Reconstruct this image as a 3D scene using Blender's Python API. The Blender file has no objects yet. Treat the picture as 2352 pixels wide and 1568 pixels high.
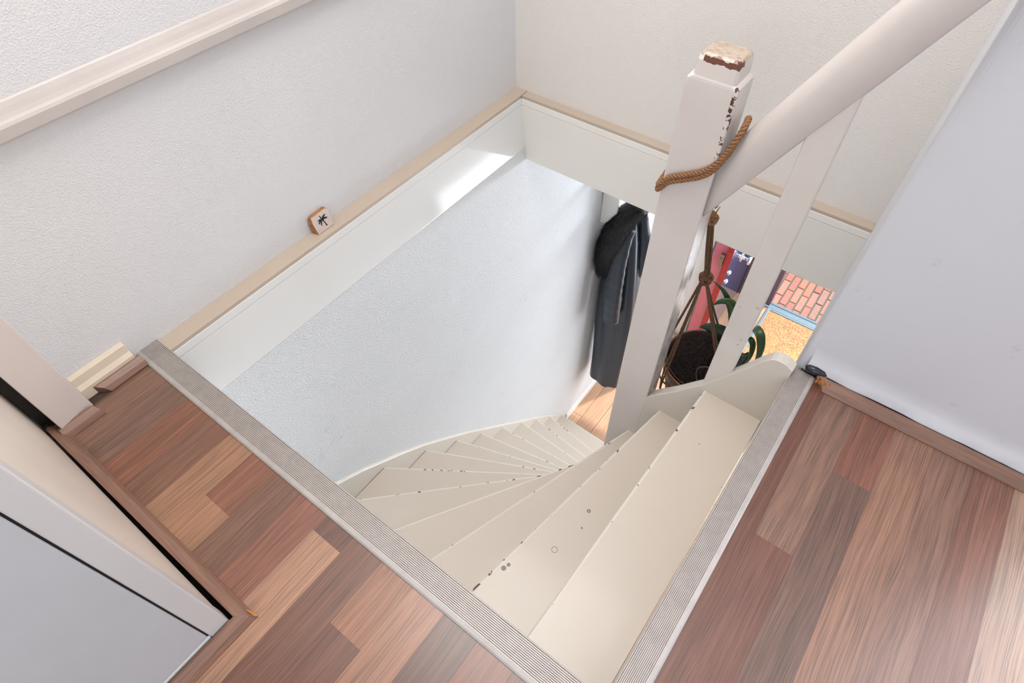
import bpy, bmesh, math, random
from mathutils import Vector, Matrix, noise
random.seed(7)
sc = bpy.context.scene
COL = sc.collection

# ---------------------------------------------------------------- camera
cam_d = bpy.data.cameras.new('camera')
cam_d.lens = 36.0 * 1381.2348 / 2352.0
cam_d.sensor_width = 36.0
cam_d.clip_start = 0.02
cam = bpy.data.objects.new('camera', cam_d)
COL.objects.link(cam)
RT = Vector((0.80013623, 0.59972543, -0.01055556))
DN = Vector((0.46484522, -0.63111263, -0.62097968))
FW = Vector((-0.37907905, 0.49196164, -0.78375559))
m = Matrix((RT, -DN, -FW)).transposed().to_4x4()
m.translation = Vector((1.2075, -0.1978, 1.15))
cam.matrix_world = m
sc.camera = cam

# ---------------------------------------------------------------- world, sun, window light, exposure
w = bpy.data.worlds.new('world')
sc.world = w
w.use_nodes = True
bg = w.node_tree.nodes['Background']
bg.inputs[0].default_value = (0.80, 0.88, 1.0, 1)
bg.inputs[1].default_value = 2.0


def sun(name, direction, energy, angle, color=(1, 1, 1)):
    l = bpy.data.lights.new(name, 'SUN')
    l.energy = energy
    l.angle = math.radians(angle)
    l.color = color
    o = bpy.data.objects.new(name, l)
    COL.objects.link(o)
    o.rotation_euler = Vector(direction).to_track_quat('-Z', 'Y').to_euler()
    return o


def area(name, loc, direction, sx, sy, power, color=(1, 1, 1), spread=180):
    l = bpy.data.lights.new(name, 'AREA')
    l.shape = 'RECTANGLE'
    l.size, l.size_y = sx, sy
    l.energy = power
    l.color = color
    l.spread = math.radians(spread)
    o = bpy.data.objects.new(name, l)
    COL.objects.link(o)
    o.location = loc
    d = Vector(direction)
    o.rotation_euler = d.to_track_quat('-Z', 'Y').to_euler()
    return o


sun('sun', (-0.47, -1.0, -1.03), 5.0, 1.2, (1.0, 0.95, 0.88))
# daylight of the landing window (glazed door right of the frame, in the right wall)
area('landing_window_light', (2.36, 0.95, 1.15), (0, -1, 0), 1.0, 2.0, 32, (0.92, 0.95, 1.0))
# skylight over the stairwell
area('skylight_light', (0.65, 0.55, 2.46), (0, 0, -1), 1.0, 1.0, 33, (1.0, 0.97, 0.94))
# back window of the landing, behind the camera
area('back_window_light', (2.0, -2.52, 1.5), (0, 1, 0), 1.6, 1.4, 14, (0.95, 0.97, 1.0))
# added fill, unseen, on the hall's right wall: makes the fascia glare
area('hall_fill_light', (1.80, 3.08, -1.95), (-1, 0, 0), 1.42, 1.3, 30, (0.90, 0.95, 1.0))

# added fill, unseen, above the front door to brighten the lower treads
area('lower_tread_fill', (1.0, 3.93, -0.50), (-0.12, -1, -0.42), 1.3, 0.34, 66, (0.88, 0.94, 1.0))

sc.view_settings.view_transform = 'Standard'
sc.view_settings.look = 'None'
sc.view_settings.exposure = 0.0
sc.view_settings.gamma = 1.0
sc.view_settings.use_curve_mapping = False


# ---------------------------------------------------------------- materials
def srgb(r, g, b):
    f = lambda c: (c / 255 / 12.92) if c / 255 <= 0.04045 else ((c / 255 + 0.055) / 1.055) ** 2.4
    return (f(r), f(g), f(b), 1)


class Mat:
    def __init__(s, name):
        s.m = bpy.data.materials.new(name)
        s.m.use_nodes = True
        s.nt = s.m.node_tree
        s.b = s.nt.nodes['Principled BSDF']

    def n(s, t, **kw):
        nd = s.nt.nodes.new(t)
        for k, v in kw.items():
            setattr(nd, k, v)
        return nd

    def l(s, a, b):
        s.nt.links.new(a, b)

    def coord(s, scale=(1, 1, 1), kind='Object'):
        tc = s.n('ShaderNodeTexCoord')
        mp = s.n('ShaderNodeMapping')
        mp.inputs['Scale'].default_value = scale
        s.l(tc.outputs[kind], mp.inputs[0])
        return mp.outputs[0]

    def noise(s, vec, scale, detail=3, rough=0.5):
        t = s.n('ShaderNodeTexNoise')
        t.inputs['Scale'].default_value = scale
        t.inputs['Detail'].default_value = detail
        t.inputs['Roughness'].default_value = rough
        s.l(vec, t.inputs['Vector'])
        return t.outputs[0]

    def ramp(s, fac, stops):
        r = s.n('ShaderNodeValToRGB')
        e = r.color_ramp.elements
        e[0].position, e[0].color = stops[0]
        e[1].position, e[1].color = stops[-1]
        for p, c in stops[1:-1]:
            x = e.new(p)
            x.color = c
        s.l(fac, r.inputs[0])
        return r.outputs[0]

    def mix(s, fac, a, b, mode='MIX'):
        x = s.n('ShaderNodeMix', data_type='RGBA', blend_type=mode)
        for sock, v in ((x.inputs[0], fac), (x.inputs[6], a), (x.inputs[7], b)):
            if hasattr(v, 'links'):
                s.l(v, sock)
            else:
                sock.default_value = v
        return x.outputs[2]

    def math(s, op, a, b=0.0, c=None):
        x = s.n('ShaderNodeMath', operation=op)
        for i, v in enumerate((a, b) if c is None else (a, b, c)):
            if hasattr(v, 'links'):
                s.l(v, x.inputs[i])
            else:
                x.inputs[i].default_value = v
        return x.outputs[0]

    def bump(s, h, strength, dist=0.002):
        b = s.n('ShaderNodeBump')
        b.inputs['Strength'].default_value = strength
        b.inputs['Distance'].default_value = dist
        s.l(h, b.inputs['Height'])
        s.l(b.outputs[0], s.b.inputs['Normal'])

    def base(s, v):
        if hasattr(v, 'links'):
            s.l(v, s.b.inputs['Base Color'])
        else:
            s.b.inputs['Base Color'].default_value = v

    def set(s, rough=None, metal=None, spec=None, coat=None, coat_rough=None):
        if rough is not None:
            s.b.inputs['Roughness'].default_value = rough
        if metal is not None:
            s.b.inputs['Metallic'].default_value = metal
        if spec is not None:
            s.b.inputs['Specular IOR Level'].default_value = spec
        if coat is not None:
            s.b.inputs['Coat Weight'].default_value = coat
        if coat_rough is not None:
            s.b.inputs['Coat Roughness'].default_value = coat_rough
        return s


def g(v):
    return (v, v, v, 1)


def plaster(name, col, stipple=0.6, scale=170, dist=0.0015, dirt=None):
    M = Mat(name)
    v = M.coord()
    n1 = M.noise(v, scale, 2, 0.55)
    n2 = M.noise(v, 3.0, 3, 0.5)
    c = M.ramp(n2, [(0.3, tuple(x * 0.965 for x in col[:3]) + (1,)), (0.7, col)])
    if dirt:
        n3 = M.noise(M.coord((1, 1, 1)), 9, 5, 0.7)
        n4 = M.noise(v, 60, 2, 0.5)
        f = M.math('MULTIPLY', M.ramp(n3, [(0.62, g(0)), (0.8, g(1))]), M.ramp(n4, [(0.4, g(0)), (0.7, g(1))]))
        c = M.mix(f, c, dirt)
    M.base(c)
    M.set(rough=0.75, spec=0.3)
    M.bump(n1, stipple, dist)
    return M.m


def paint(name, col, rough=0.28, chips=0.0, chipcol=srgb(96, 62, 40), spots=None, coat=0.0, streak=0.02, spec=0.5, bump=0.05):
    M = Mat(name)
    v = M.coord()
    n2 = M.noise(v, 5.0, 4, 0.6)
    c = M.ramp(n2, [(0.3, tuple(x * (1 - streak * 2) for x in col[:3]) + (1,)), (0.7, col)])
    if chips > 0:
        n3 = M.noise(v, 45, 3, 0.6)
        n5 = M.noise(v, 4, 2, 0.5)
        n3 = M.math('ADD', n3, M.math('MULTIPLY', n5, 0.35))
        c = M.mix(M.ramp(n3, [(chips, g(0)), (chips + 0.012, g(1))]), c, chipcol)
    if spots:
        n6 = M.noise(v, 70, 3, 0.5)
        for (x, y, z, r, wd, cc) in spots:
            p = M.n('ShaderNodeVectorMath', operation='DISTANCE')
            M.l(v, p.inputs[0])
            p.inputs[1].default_value = (x, y, z)
            d = M.math('ADD', p.outputs['Value'], M.math('MULTIPLY', M.math('SUBTRACT', n6, 0.5), 0.25 * r))
            if wd:
                d = M.math('ABSOLUTE', M.math('SUBTRACT', d, r))
                f = M.math('LESS_THAN', d, wd)
            else:
                f = M.math('LESS_THAN', d, r)
            c = M.mix(f, c, cc)
    M.base(c)
    M.set(rough=rough, spec=spec, coat=coat, coat_rough=0.1)
    n7 = M.noise(v, 28, 3, 0.5)
    M.bump(n7, bump, 0.002)
    return M.m


WALL = srgb(226, 225, 224)
M_wall_left = plaster('plaster_left', srgb(224, 224, 226), 0.6, 290, 0.0025)
M_wall_far = plaster('plaster_far', srgb(230, 226, 221), 0.5, 260, 0.0025)
M_wall_right = plaster('plaster_right', srgb(218, 220, 226), 0.22, 90, 0.001, dirt=srgb(172, 168, 165))
M_wall_low = plaster('plaster_low', srgb(224, 227, 230), 1.0, 230, 0.005, dirt=srgb(196, 194, 190))
M_wall_plain = plaster('plaster_plain', srgb(228, 228, 228), 0.2, 60)
M_fascia = paint('gloss_white', srgb(228, 229, 228), 0.09, chips=0.985, streak=0.01, bump=0.06, coat=0.5)
M_fascia_far = paint('gloss_cream', srgb(236, 233, 226), 0.3, streak=0.01)
M_ledge = paint('ledge_beige', srgb(194, 178, 162), 0.4, chips=0.97, streak=0.03)
GREY = srgb(88, 86, 78)
BR = srgb(84, 52, 36)
M_tread = paint('tread_cream', srgb(205, 194, 181), 0.33, chips=0.955, streak=0.015, spots=[
    (0.884, 0.172, -0.38, 0.0065, 0, GREY), (0.889, 0.186, -0.38, 0.005, 0, GREY),
    (0.960, 0.286, -0.38, 0.0075, 0.0006, GREY), (0.975, 0.425, -0.38, 0.0035, 0.0012, BR),
    (0.985, 0.375, -0.38, 0.0022, 0, BR), (1.02, 0.30, -0.19, 0.002, 0, BR)], coat=0.15)
M_edge = paint('tread_edge', srgb(218, 211, 200), 0.35, chips=0.80, chipcol=srgb(98, 62, 42))
M_riser = paint('riser_white', srgb(228, 224, 216), 0.3)
M_stair_white = paint('stair_white', srgb(216, 209, 199), 0.3, chips=0.95, streak=0.02, coat=0.1)
M_rail = paint('rail_white', srgb(212, 205, 200), 0.35, streak=0.05)
M_cream = paint('cream_skirting', srgb(222, 208, 188), 0.35, chips=0.93, streak=0.05)
M_doorw = paint('door_white', srgb(194, 196, 199), 0.4, streak=0.03)
M_case = paint('casing_white', srgb(208, 205, 204), 0.35, streak=0.03)
M_return = paint('return_cream', srgb(226, 214, 202), 0.4, streak=0.04)
M_postleft = paint('frame_white', srgb(216, 206, 200), 0.38, streak=0.03, chips=0.97)
M_white = paint('plain_white', srgb(230, 230, 226), 0.35)


def post_mat():
    M = Mat('newel_paint')
    v = M.coord()
    sp = M.n('ShaderNodeSeparateXYZ')
    M.l(v, sp.inputs[0])
    x, y, z = sp.outputs
    base = M.ramp(M.noise(v, 6, 4, 0.6), [(0.3, srgb(214, 206, 202)), (0.7, srgb(222, 215, 210))])
    n = M.noise(v, 55, 4, 0.65)
    nn = M.noise(v, 120, 3, 0.6)
    # worn top: dirty cream cap
    c = M.mix(M.math('GREATER_THAN', z, 0.641), base, M.ramp(nn, [(0.35, srgb(158, 140, 122)), (0.65, srgb(184, 168, 152))]))
    # brown band of bare wood along the front top edge
    band = M.math('ABSOLUTE', M.math('SUBTRACT', z, M.math('ADD', 0.6385, M.math('MULTIPLY', M.math('SUBTRACT', n, 0.5), 0.02))))
    f = M.math('LESS_THAN', band, 0.0045)
    f = M.math('MULTIPLY', f, M.math('LESS_THAN', y, 0.838))
    f = M.math('MULTIPLY', f, M.math('GREATER_THAN', M.math('ADD', x, M.math('MULTIPLY', n, 0.01)), 0.857))
    c = M.mix(f, c, srgb(92, 50, 34))
    # chips at front-right arris
    ar = M.math('LESS_THAN', M.math('ABSOLUTE', M.math('SUBTRACT', x, 0.926)), 0.006)
    ar = M.math('MULTIPLY', ar, M.math('LESS_THAN', y, 0.822))
    ar = M.math('MULTIPLY', ar, M.math('GREATER_THAN', z, 0.46))
    ar = M.math('MULTIPLY', ar, M.math('GREATER_THAN', nn, 0.56))
    c = M.mix(ar, c, srgb(84, 62, 50))
    al = M.math('LESS_THAN', M.math('ABSOLUTE', M.math('SUBTRACT', x, 0.829)), 0.003)
    al = M.math('MULTIPLY', al, M.math('GREATER_THAN', nn, 0.68))
    c = M.mix(al, c, srgb(100, 66, 46))
    # greyer upright streaks on the side towards the plant
    sd = M.math('GREATER_THAN', x, 0.9275)
    sd = M.math('MULTIPLY', sd, M.math('GREATER_THAN', M.noise(M.coord((1, 1, 0.25)), 60, 4, 0.7), 0.55))
    sd = M.math('MULTIPLY', sd, M.math('LESS_THAN', z, 0.24))
    c = M.mix(sd, c, srgb(176, 168, 160))
    M.base(c)
    M.set(rough=0.3, spec=0.5, coat=0.1)
    M.bump(M.noise(v, 30, 3, 0.5), 0.06, 0.002)
    return M.m


M_post = post_mat()
M_bal = paint('baluster_paint', srgb(222, 216, 210), 0.33, streak=0.05, spots=[(1.10, 0.826, 0.035, 0.005, 0, srgb(206, 196, 184)), (1.068, 0.826, 0.13, 0.004, 0, srgb(206, 196, 186)), (1.104, 0.826, 0.15, 0.005, 0, srgb(202, 190, 176)), (1.098, 0.826, 0.015, 0.0018, 0, srgb(150, 132, 110))])


def wood_mat(name, attr=None, col=None, gain=1.0, gscale=1.0, rough=0.38, axis='Y', contrast=1.0, spec=0.5, coat=0.0):
    """printed wood grain running along one axis; colour from the board's own attribute or a fixed tone"""
    M = Mat(name)
    lo = 1.0
    sc_ = {'Y': (1, 0.012, 1), 'X': (0.012, 1, 1)}[axis]
    v0 = M.coord()
    if attr:
        a = M.n('ShaderNodeAttribute', attribute_name=attr)
        tone = a.outputs['Color']
        seed = M.n('ShaderNodeAttribute', attribute_name='seed')
        off = M.n('ShaderNodeVectorMath', operation='ADD')
        M.l(v0, off.inputs[0])
        M.l(seed.outputs['Vector'], off.inputs[1])
        v0 = off.outputs[0]
    else:
        tone = col
    # slow wobble so that the grain bows
    wob = M.n('ShaderNodeVectorMath', operation='MULTIPLY')
    M.l(v0, wob.inputs[0])
    wob.inputs[1].default_value = (6, 2.2, 6) if axis == 'Y' else (2.2, 6, 6)
    wn = M.n('ShaderNodeTexNoise')
    wn.inputs['Scale'].default_value = 1.0
    wn.inputs['Detail'].default_value = 2
    M.l(wob.outputs[0], wn.inputs['Vector'])
    disp = M.math('MULTIPLY', M.math('SUBTRACT', wn.outputs[0], 0.5), 0.035)
    add = M.n('ShaderNodeVectorMath', operation='ADD')
    cx = M.n('ShaderNodeCombineXYZ')
    M.l(disp, cx.inputs[0 if axis == 'Y' else 1])
    M.l(v0, add.inputs[0])
    M.l(cx.outputs[0], add.inputs[1])
    mp = M.n('ShaderNodeMapping')
    mp.inputs['Scale'].default_value = sc_
    M.l(add.outputs[0], mp.inputs[0])
    gv = mp.outputs[0]
    fine = M.noise(gv, 700 * gscale, 2, 0.6)
    med = M.noise(gv, 120 * gscale, 3, 0.6)
    mp2 = M.n('ShaderNodeMapping')
    mp2.inputs['Scale'].default_value = (1, 0.22, 1) if axis == 'Y' else (0.22, 1, 1)
    M.l(add.outputs[0], mp2.inputs[0])
    blot = M.noise(mp2.outputs[0], 22, 4, 0.65)
    f1 = M.ramp(fine, [(0.36, g(1 - 0.34 * contrast)), (0.56, g(1 + 0.14 * contrast))])
    f2 = M.ramp(med, [(0.3, g(1 - 0.20 * contrast)), (0.65, g(1 + 0.10 * contrast))])
    f3 = M.ramp(blot, [(0.3, g(0.88)), (0.72, g(1.12))])
    c = M.mix(1.0, tone, f1, 'MULTIPLY')
    c = M.mix(1.0, c, f2, 'MULTIPLY')
    c = M.mix(1.0, c, f3, 'MULTIPLY')
    # knots
    kn = M.noise(mp2.outputs[0], 14, 5, 0.75)
    c = M.mix(M.ramp(kn, [(0.70, g(0)), (0.78, g(0.7))]), c, srgb(60, 42, 36))
    M.base(c)
    M.set(rough=rough, spec=spec, coat=coat, coat_rough=0.27)
    M.bump(fine, 0.12, 0.0006)
    return M.m


M_lam = wood_mat('laminate', attr='tone', rough=0.38, spec=0.5, coat=0.6)
M_qr = wood_mat('laminate_moulding_y', col=srgb(134, 100, 84), axis='Y', contrast=0.7)
M_qrx = wood_mat('laminate_moulding_x', col=srgb(134, 100, 84), axis='X', contrast=0.7)
M_oak = wood_mat('hall_oak', attr='tone', rough=0.4, gscale=0.6, contrast=0.5)


def simple(name, col, rough=0.5, metal=0.0, nscale=40, var=0.15, bump=0.0, spec=0.5, coat=0.0, bdist=0.002):
    M = Mat(name)
    v = M.coord()
    n = M.noise(v, nscale, 3, 0.6)
    M.base(M.ramp(n, [(0.3, tuple(x * (1 - var) for x in col[:3]) + (1,)), (0.7, tuple(min(1, x * (1 + var * 0.5)) for x in col[:3]) + (1,))]))
    M.set(rough=rough, metal=metal, spec=spec, coat=coat)
    if bump:
        M.bump(n, bump, bdist)
    return M.m


M_alu = simple('nosing_metal', srgb(184, 178, 174), 0.42, 0.25, 30, 0.10)
M_alu_groove = simple('nosing_groove', srgb(158, 148, 142), 0.6, 0.1, 50, 0.2)
M_rope = simple('jute', srgb(148, 106, 72), 0.85, 0, 300, 0.35, 0.5)
M_rope_d = simple('jute_dark', srgb(108, 76, 54), 0.85, 0, 300, 0.35, 0.5)
M_soil = simple('soil', srgb(40, 25, 22), 0.95, 0, 110, 0.8, 1.0, bdist=0.012)
M_pot_in = simple('pot_rim', srgb(64, 48, 42), 0.4, 0, 20, 0.2)
M_basket = simple('basket', srgb(140, 92, 58), 0.6, 0, 120, 0.4, 0.4)
M_leaf = simple('leaf_green', srgb(52, 82, 44), 0.35, 0, 12, 0.25, coat=0.2)
M_leaf_d = simple('leaf_dark', srgb(38, 58, 44), 0.35, 0, 12, 0.25, coat=0.2)
M_root = simple('root', srgb(92, 62, 60), 0.6)
M_leather = simple('leather', srgb(30, 42, 56), 0.30, 0, 60, 0.18, 0.25, spec=0.6, bdist=0.002)
M_fur = simple('fur', srgb(13, 13, 18), 0.55, 0, 200, 0.4)
M_tilef = simple('block_face', srgb(206, 192, 184), 0.6, 0, 60, 0.08)
M_tileb = simple('block_bark', srgb(176, 116, 62), 0.7, 0, 90, 0.35, 0.4)
M_ink = simple('ink', srgb(30, 32, 38), 0.6)
M_red = simple('red_gloss', srgb(158, 20, 34), 0.2, 0, 8, 0.08, coat=0.5)
M_red_glare = simple('red_painted_glare', srgb(205, 108, 126), 0.12, 0, 8, 0.1, coat=0.8)  # red gloss paled to pink: glare put into the base colour
M_navy = simple('navy_gloss', srgb(58, 62, 98), 0.15, 0, 8, 0.15, coat=0.6)
M_black = simple('black_gap', srgb(24, 20, 20), 0.8)
M_chrome = simple('chrome', srgb(225, 228, 232), 0.08, 1.0, 5, 0.03)
M_brass = simple('dull_metal', srgb(150, 132, 116), 0.35, 0.9, 40, 0.2)
M_blue = simple('threshold_blue', srgb(104, 122, 132), 0.35, 0.3, 60, 0.1)
M_dark = simple('jamb_dark', srgb(86, 72, 84), 0.5, 0, 20, 0.15)
M_rubble = simple('rubble', srgb(96, 84, 74), 0.95, 0, 60, 0.6, 1.0, bdist=0.01)
M_pipe = simple('pipe_black', srgb(52, 54, 62), 0.22, 0.3, 30, 0.2)
M_orange = simple('raw_fibre', srgb(190, 128, 66), 0.8)
M_sub = simple('subfloor', srgb(70, 56, 48), 0.9, 0, 20, 0.4)


def mat_coir():
    M = Mat('coir')
    v = M.coord()
    n = M.noise(v, 130, 3, 0.7)
    n2 = M.noise(v, 3, 2, 0.5)
    c = M.ramp(n, [(0.34, srgb(100, 60, 36)), (0.5, srgb(180, 128, 84)), (0.66, srgb(208, 168, 128))])
    M.base(M.mix(M.ramp(n2, [(0.45, g(0)), (0.7, g(0.6))]), c, M.mix(0.5, c, srgb(214, 156, 84))))
    M.set(rough=0.9)
    M.bump(n, 1.0, 0.006)
    return M.m


M_coir = mat_coir()


def mat_attr(name, attr, rough, nscale=60, var=0.2, bump=0.4):
    M = Mat(name)
    a = M.n('ShaderNodeAttribute', attribute_name=attr)
    n = M.noise(M.coord(), nscale, 4, 0.6)
    M.base(M.mix(1.0, a.outputs['Color'], M.ramp(n, [(0.3, g(1 - var)), (0.7, g(1 + var * 0.5))]), 'MULTIPLY'))
    M.set(rough=rough)
    M.bump(n, bump, 0.002)
    return M.m


M_brick = mat_attr('clinker', 'tone', 0.8)


# ---------------------------------------------------------------- mesh helpers
class MB:
    def __init__(s):
        s.v, s.f, s.mi = [], [], []

    def add(s, vs, fs, mi=0):
        o = len(s.v)
        s.v += [tuple(v) for v in vs]
        s.f += [tuple(i + o for i in f) for f in fs]
        s.mi += [mi] * len(fs)
        return s

    def box(s, x0, x1, y0, y1, z0, z1, mi=0):
        vs = [(x, y, z) for z in (z0, z1) for y in (y0, y1) for x in (x0, x1)]
        fs = [(0, 2, 3, 1), (4, 5, 7, 6), (0, 1, 5, 4), (2, 6, 7, 3), (0, 4, 6, 2), (1, 3, 7, 5)]
        return s.add(vs, fs, mi)

    def extrude(s, prof, axis, a, b, mi=0, close=True, caps=True):
        """profile of (u,v); axis 'X': (a,u,v); 'Y': (u,a,v); 'Z': (u,v,a)"""
        def P(u, v, t):
            return {'X': (t, u, v), 'Y': (u, t, v), 'Z': (u, v, t)}[axis]
        n = len(prof)
        vs = [P(u, v, a) for u, v in prof] + [P(u, v, b) for u, v in prof]
        fs = [(i, (i + 1) % n, n + (i + 1) % n, n + i) for i in range(n if close else n - 1)]
        if caps and close:
            fs += [tuple(range(n))[::-1], tuple(range(n, 2 * n))]
        return s.add(vs, fs, mi)

    def rings(s, rings, mi=0, cap=True, closed=True):
        n = len(rings[0])
        vs = [p for r in rings for p in r]
        fs = []
        for k in range(len(rings) - 1):
            for i in range(n if closed else n - 1):
                j = (i + 1) % n
                fs.append((k * n + i, k * n + j, (k + 1) * n + j, (k + 1) * n + i))
        if cap and closed:
            fs += [tuple(range(n))[::-1], tuple(range((len(rings) - 1) * n, len(rings) * n))]
        return s.add(vs, fs, mi)

    def tube(s, pts, rad, seg=8, mi=0):
        pts = [Vector(p) for p in pts]
        if not hasattr(rad, '__len__'):
            rad = [rad] * len(pts)
        rs = []
        up = None
        for i, p in enumerate(pts):
            t = (pts[min(i + 1, len(pts) - 1)] - pts[max(i - 1, 0)])
            if t.length < 1e-9:
                t = Vector((0, 0, 1))
            t.normalize()
            if up is None:
                up = t.orthogonal().normalized()
            up = (up - t * up.dot(t))
            if up.length < 1e-6:
                up = t.orthogonal()
            up.normalize()
            q = t.cross(up)
            rs.append([p + (up * math.cos(a) + q * math.sin(a)) * rad[i] for a in [2 * math.pi * k / seg for k in range(seg)]])
        return s.rings(rs, mi)

    def rope(s, path, R=0.006, r=0.0036, strands=3, pitch=0.028, mi=0, step=0.004, seg=6):
        """twisted rope along a path"""
        P = resample(path, step)
        up = None
        fr = []
        for i, p in enumerate(P):
            t = (P[min(i + 1, len(P) - 1)] - P[max(i - 1, 0)]).normalized()
            if up is None:
                up = t.orthogonal().normalized()
            up = (up - t * up.dot(t)).normalized()
            fr.append((p, up.copy(), t.cross(up)))
        for k in range(strands):
            q = [p + (u * math.cos(2 * math.pi * (k / strands + i * step / pitch)) + w_ * math.sin(2 * math.pi * (k / strands + i * step / pitch))) * R
                 for i, (p, u, w_) in enumerate(fr)]
            s.tube(q, r, seg, mi)
        return s

    def build(s, name, mat, parent=None, smooth=False, bevel=0, autosmooth=True, subsurf=0):
        me = bpy.data.meshes.new(name)
        me.from_pydata(s.v, [], s.f)
        me.update()
        mats = mat if isinstance(mat, (list, tuple)) else [mat]
        for x in mats:
            me.materials.append(x)
        for p, i in zip(me.polygons, s.mi):
            p.material_index = min(i, len(mats) - 1)
            p.use_smooth = smooth
        bm = bmesh.new()
        bm.from_mesh(me)
        bmesh.ops.recalc_face_normals(bm, faces=bm.faces)
        bm.to_mesh(me)
        bm.free()
        o = bpy.data.objects.new(name, me)
        COL.objects.link(o)
        if bevel:
            md = o.modifiers.new('bevel', 'BEVEL')
            md.width = bevel
            md.segments = 3
            md.limit_method = 'ANGLE'
            md.angle_limit = math.radians(40)
            md.harden_normals = False
        if subsurf:
            md = o.modifiers.new('sub', 'SUBSURF')
            md.levels = md.render_levels = subsurf
        if parent is not None:
            o.parent = parent
            o.matrix_parent_inverse = parent.matrix_world.inverted() if parent.type != 'EMPTY' else Matrix.Translation(-Vector(parent.location))
        return o


def resample(path, step):
    P = [Vector(p) for p in path]
    # Catmull-Rom through the points, then equal steps
    Q = []
    for i in range(len(P) - 1):
        p0, p1, p2, p3 = P[max(i - 1, 0)], P[i], P[i + 1], P[min(i + 2, len(P) - 1)]
        for k in range(12):
            t = k / 12
            Q.append(0.5 * ((2 * p1) + (p2 - p0) * t + (2 * p0 - 5 * p1 + 4 * p2 - p3) * t * t + (3 * p1 - p0 - 3 * p2 + p3) * t ** 3))
    Q.append(P[-1])
    out = [Q[0].copy()]
    acc = 0
    for a, b in zip(Q[:-1], Q[1:]):
        L = (b - a).length
        while acc + L >= step:
            t = (step - acc) / L
            a = a.lerp(b, t)
            out.append(a.copy())
            L = (b - a).length
            acc = 0
        acc += L
    return out


def empty(name, loc):
    o = bpy.data.objects.new(name, None)
    COL.objects.link(o)
    o.location = loc
    return o


def tag(o, label, cat, group=None):
    o['label'] = label
    o['category'] = cat
    if group:
        o['group'] = group
    return o


def struct(o):
    o['kind'] = 'structure'
    return o


def part_label(o, t):
    o['label'] = t
    return o


# ================================================================ SETTING: upper level
CEIL = 2.5
LOWF = -2.85
# ---- laminate floor: strips of 77 mm, each its own tone (surface pattern of one floor)
SW = 0.0772
TONES = {
    -4: [(9, 120, 84, 70)], -3: [(9, 134, 96, 80)], -2: [(9, 122, 86, 74)],
    -1: [(9, 128, 92, 76)], 0: [(9, 150, 112, 92)], 1: [(9, 140, 106, 88)], 2: [(9, 158, 104, 78)],
    3: [(9, 146, 102, 80)], 4: [(9, 184, 138, 106)], 5: [(9, 156, 102, 78), (-0.166, 188, 140, 108)],
    6: [(9, 140, 100, 80)], 7: [(9, 154, 100, 80)], 8: [(9, 126, 86, 72), (-0.084, 194, 148, 120)],
    9: [(9, 138, 94, 76)], 10: [(9, 172, 120, 94), (-0.181, 132, 88, 72)], 11: [(9, 178, 128, 102)],
    12: [(9, 118, 84, 72)], 13: [(9, 146, 92, 72)], 14: [(9, 128, 86, 70)], 15: [(9, 140, 94, 76)],
    16: [(9, 130, 84, 68)], 17: [(9, 152, 116, 100), (0.424, 136, 90, 76)],
    18: [(9, 150, 98, 80), (0.643, 128, 98, 86)], 19: [(9, 166, 124, 104)], 20: [(9, 152, 114, 98)],
    21: [(9, 146, 100, 84)], 22: [(9, 182, 150, 132)], 23: [(9, 140, 102, 88)], 24: [(9, 160, 118, 98)],
}
fl = MB()
ftone, fseed = [], []


def lam(x0, x1, y0, y1, tone):
    """a strip, its end gap and long edges; two thin edge faces slightly darker would alias, so plain"""
    mean_ = sum(tone) / 3
    t = srgb(*[min(255, ((c_ * 0.92 + mean_ * 0.08) * 0.86 - 2) * k_) for c_, k_ in zip(tone, (1.0, 0.965, 0.93))])
    gp = 0.00012
    fl.add([(x0 + gp, y0 + gp, 0), (x1 - gp, y0 + gp, 0), (x1 - gp, y1 - gp, 0), (x0 + gp, y1 - gp, 0)], [(0, 1, 2, 3)])
    ftone.append(t)
    fseed.append((random.uniform(0, 9), random.uniform(0, 9), random.uniform(0, 9)))


def lay(xa, xb, ya, yb):
    k = math.floor((xa - 0.001) / SW)
    while 0.001 + k * SW < xb:
        x0, x1 = max(xa, 0.001 + k * SW), min(xb, 0.001 + (k + 1) * SW)
        segs = TONES.get(k)
        if segs is None:
            random.seed(k * 7 + 3)
            segs = [(9,) + random.choice([(130, 90, 74), (156, 112, 90), (140, 96, 80), (170, 128, 104)])]
        # segs sorted top to bottom: (upper y limit, rgb); add random ends further down
        rs = random.Random(k * 31 + 5)
        lo = segs[-1][0] if segs[-1][0] < 5 else (-0.30 if k < 16 else 0.0)
        segs = list(segs)
        y = min(lo, -0.26 if k < 16 else 0.05) - rs.uniform(0.15, 0.5)
        while y > ya:
            segs.append((y,) + rs.choice([(130, 90, 74), (156, 112, 90), (140, 96, 80), (176, 132, 106), (122, 88, 78)]))
            y -= rs.uniform(0.35, 0.55)
        for i, sg in enumerate(segs):
            top = min(yb, sg[0])
            bot = max(ya, segs[i + 1][0] if i + 1 < len(segs) else -99)
            if top - bot > 0.002 and x1 - x0 > 0.002:
                lam(x0, x1, bot, top, sg[1:])
        k += 1


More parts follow.
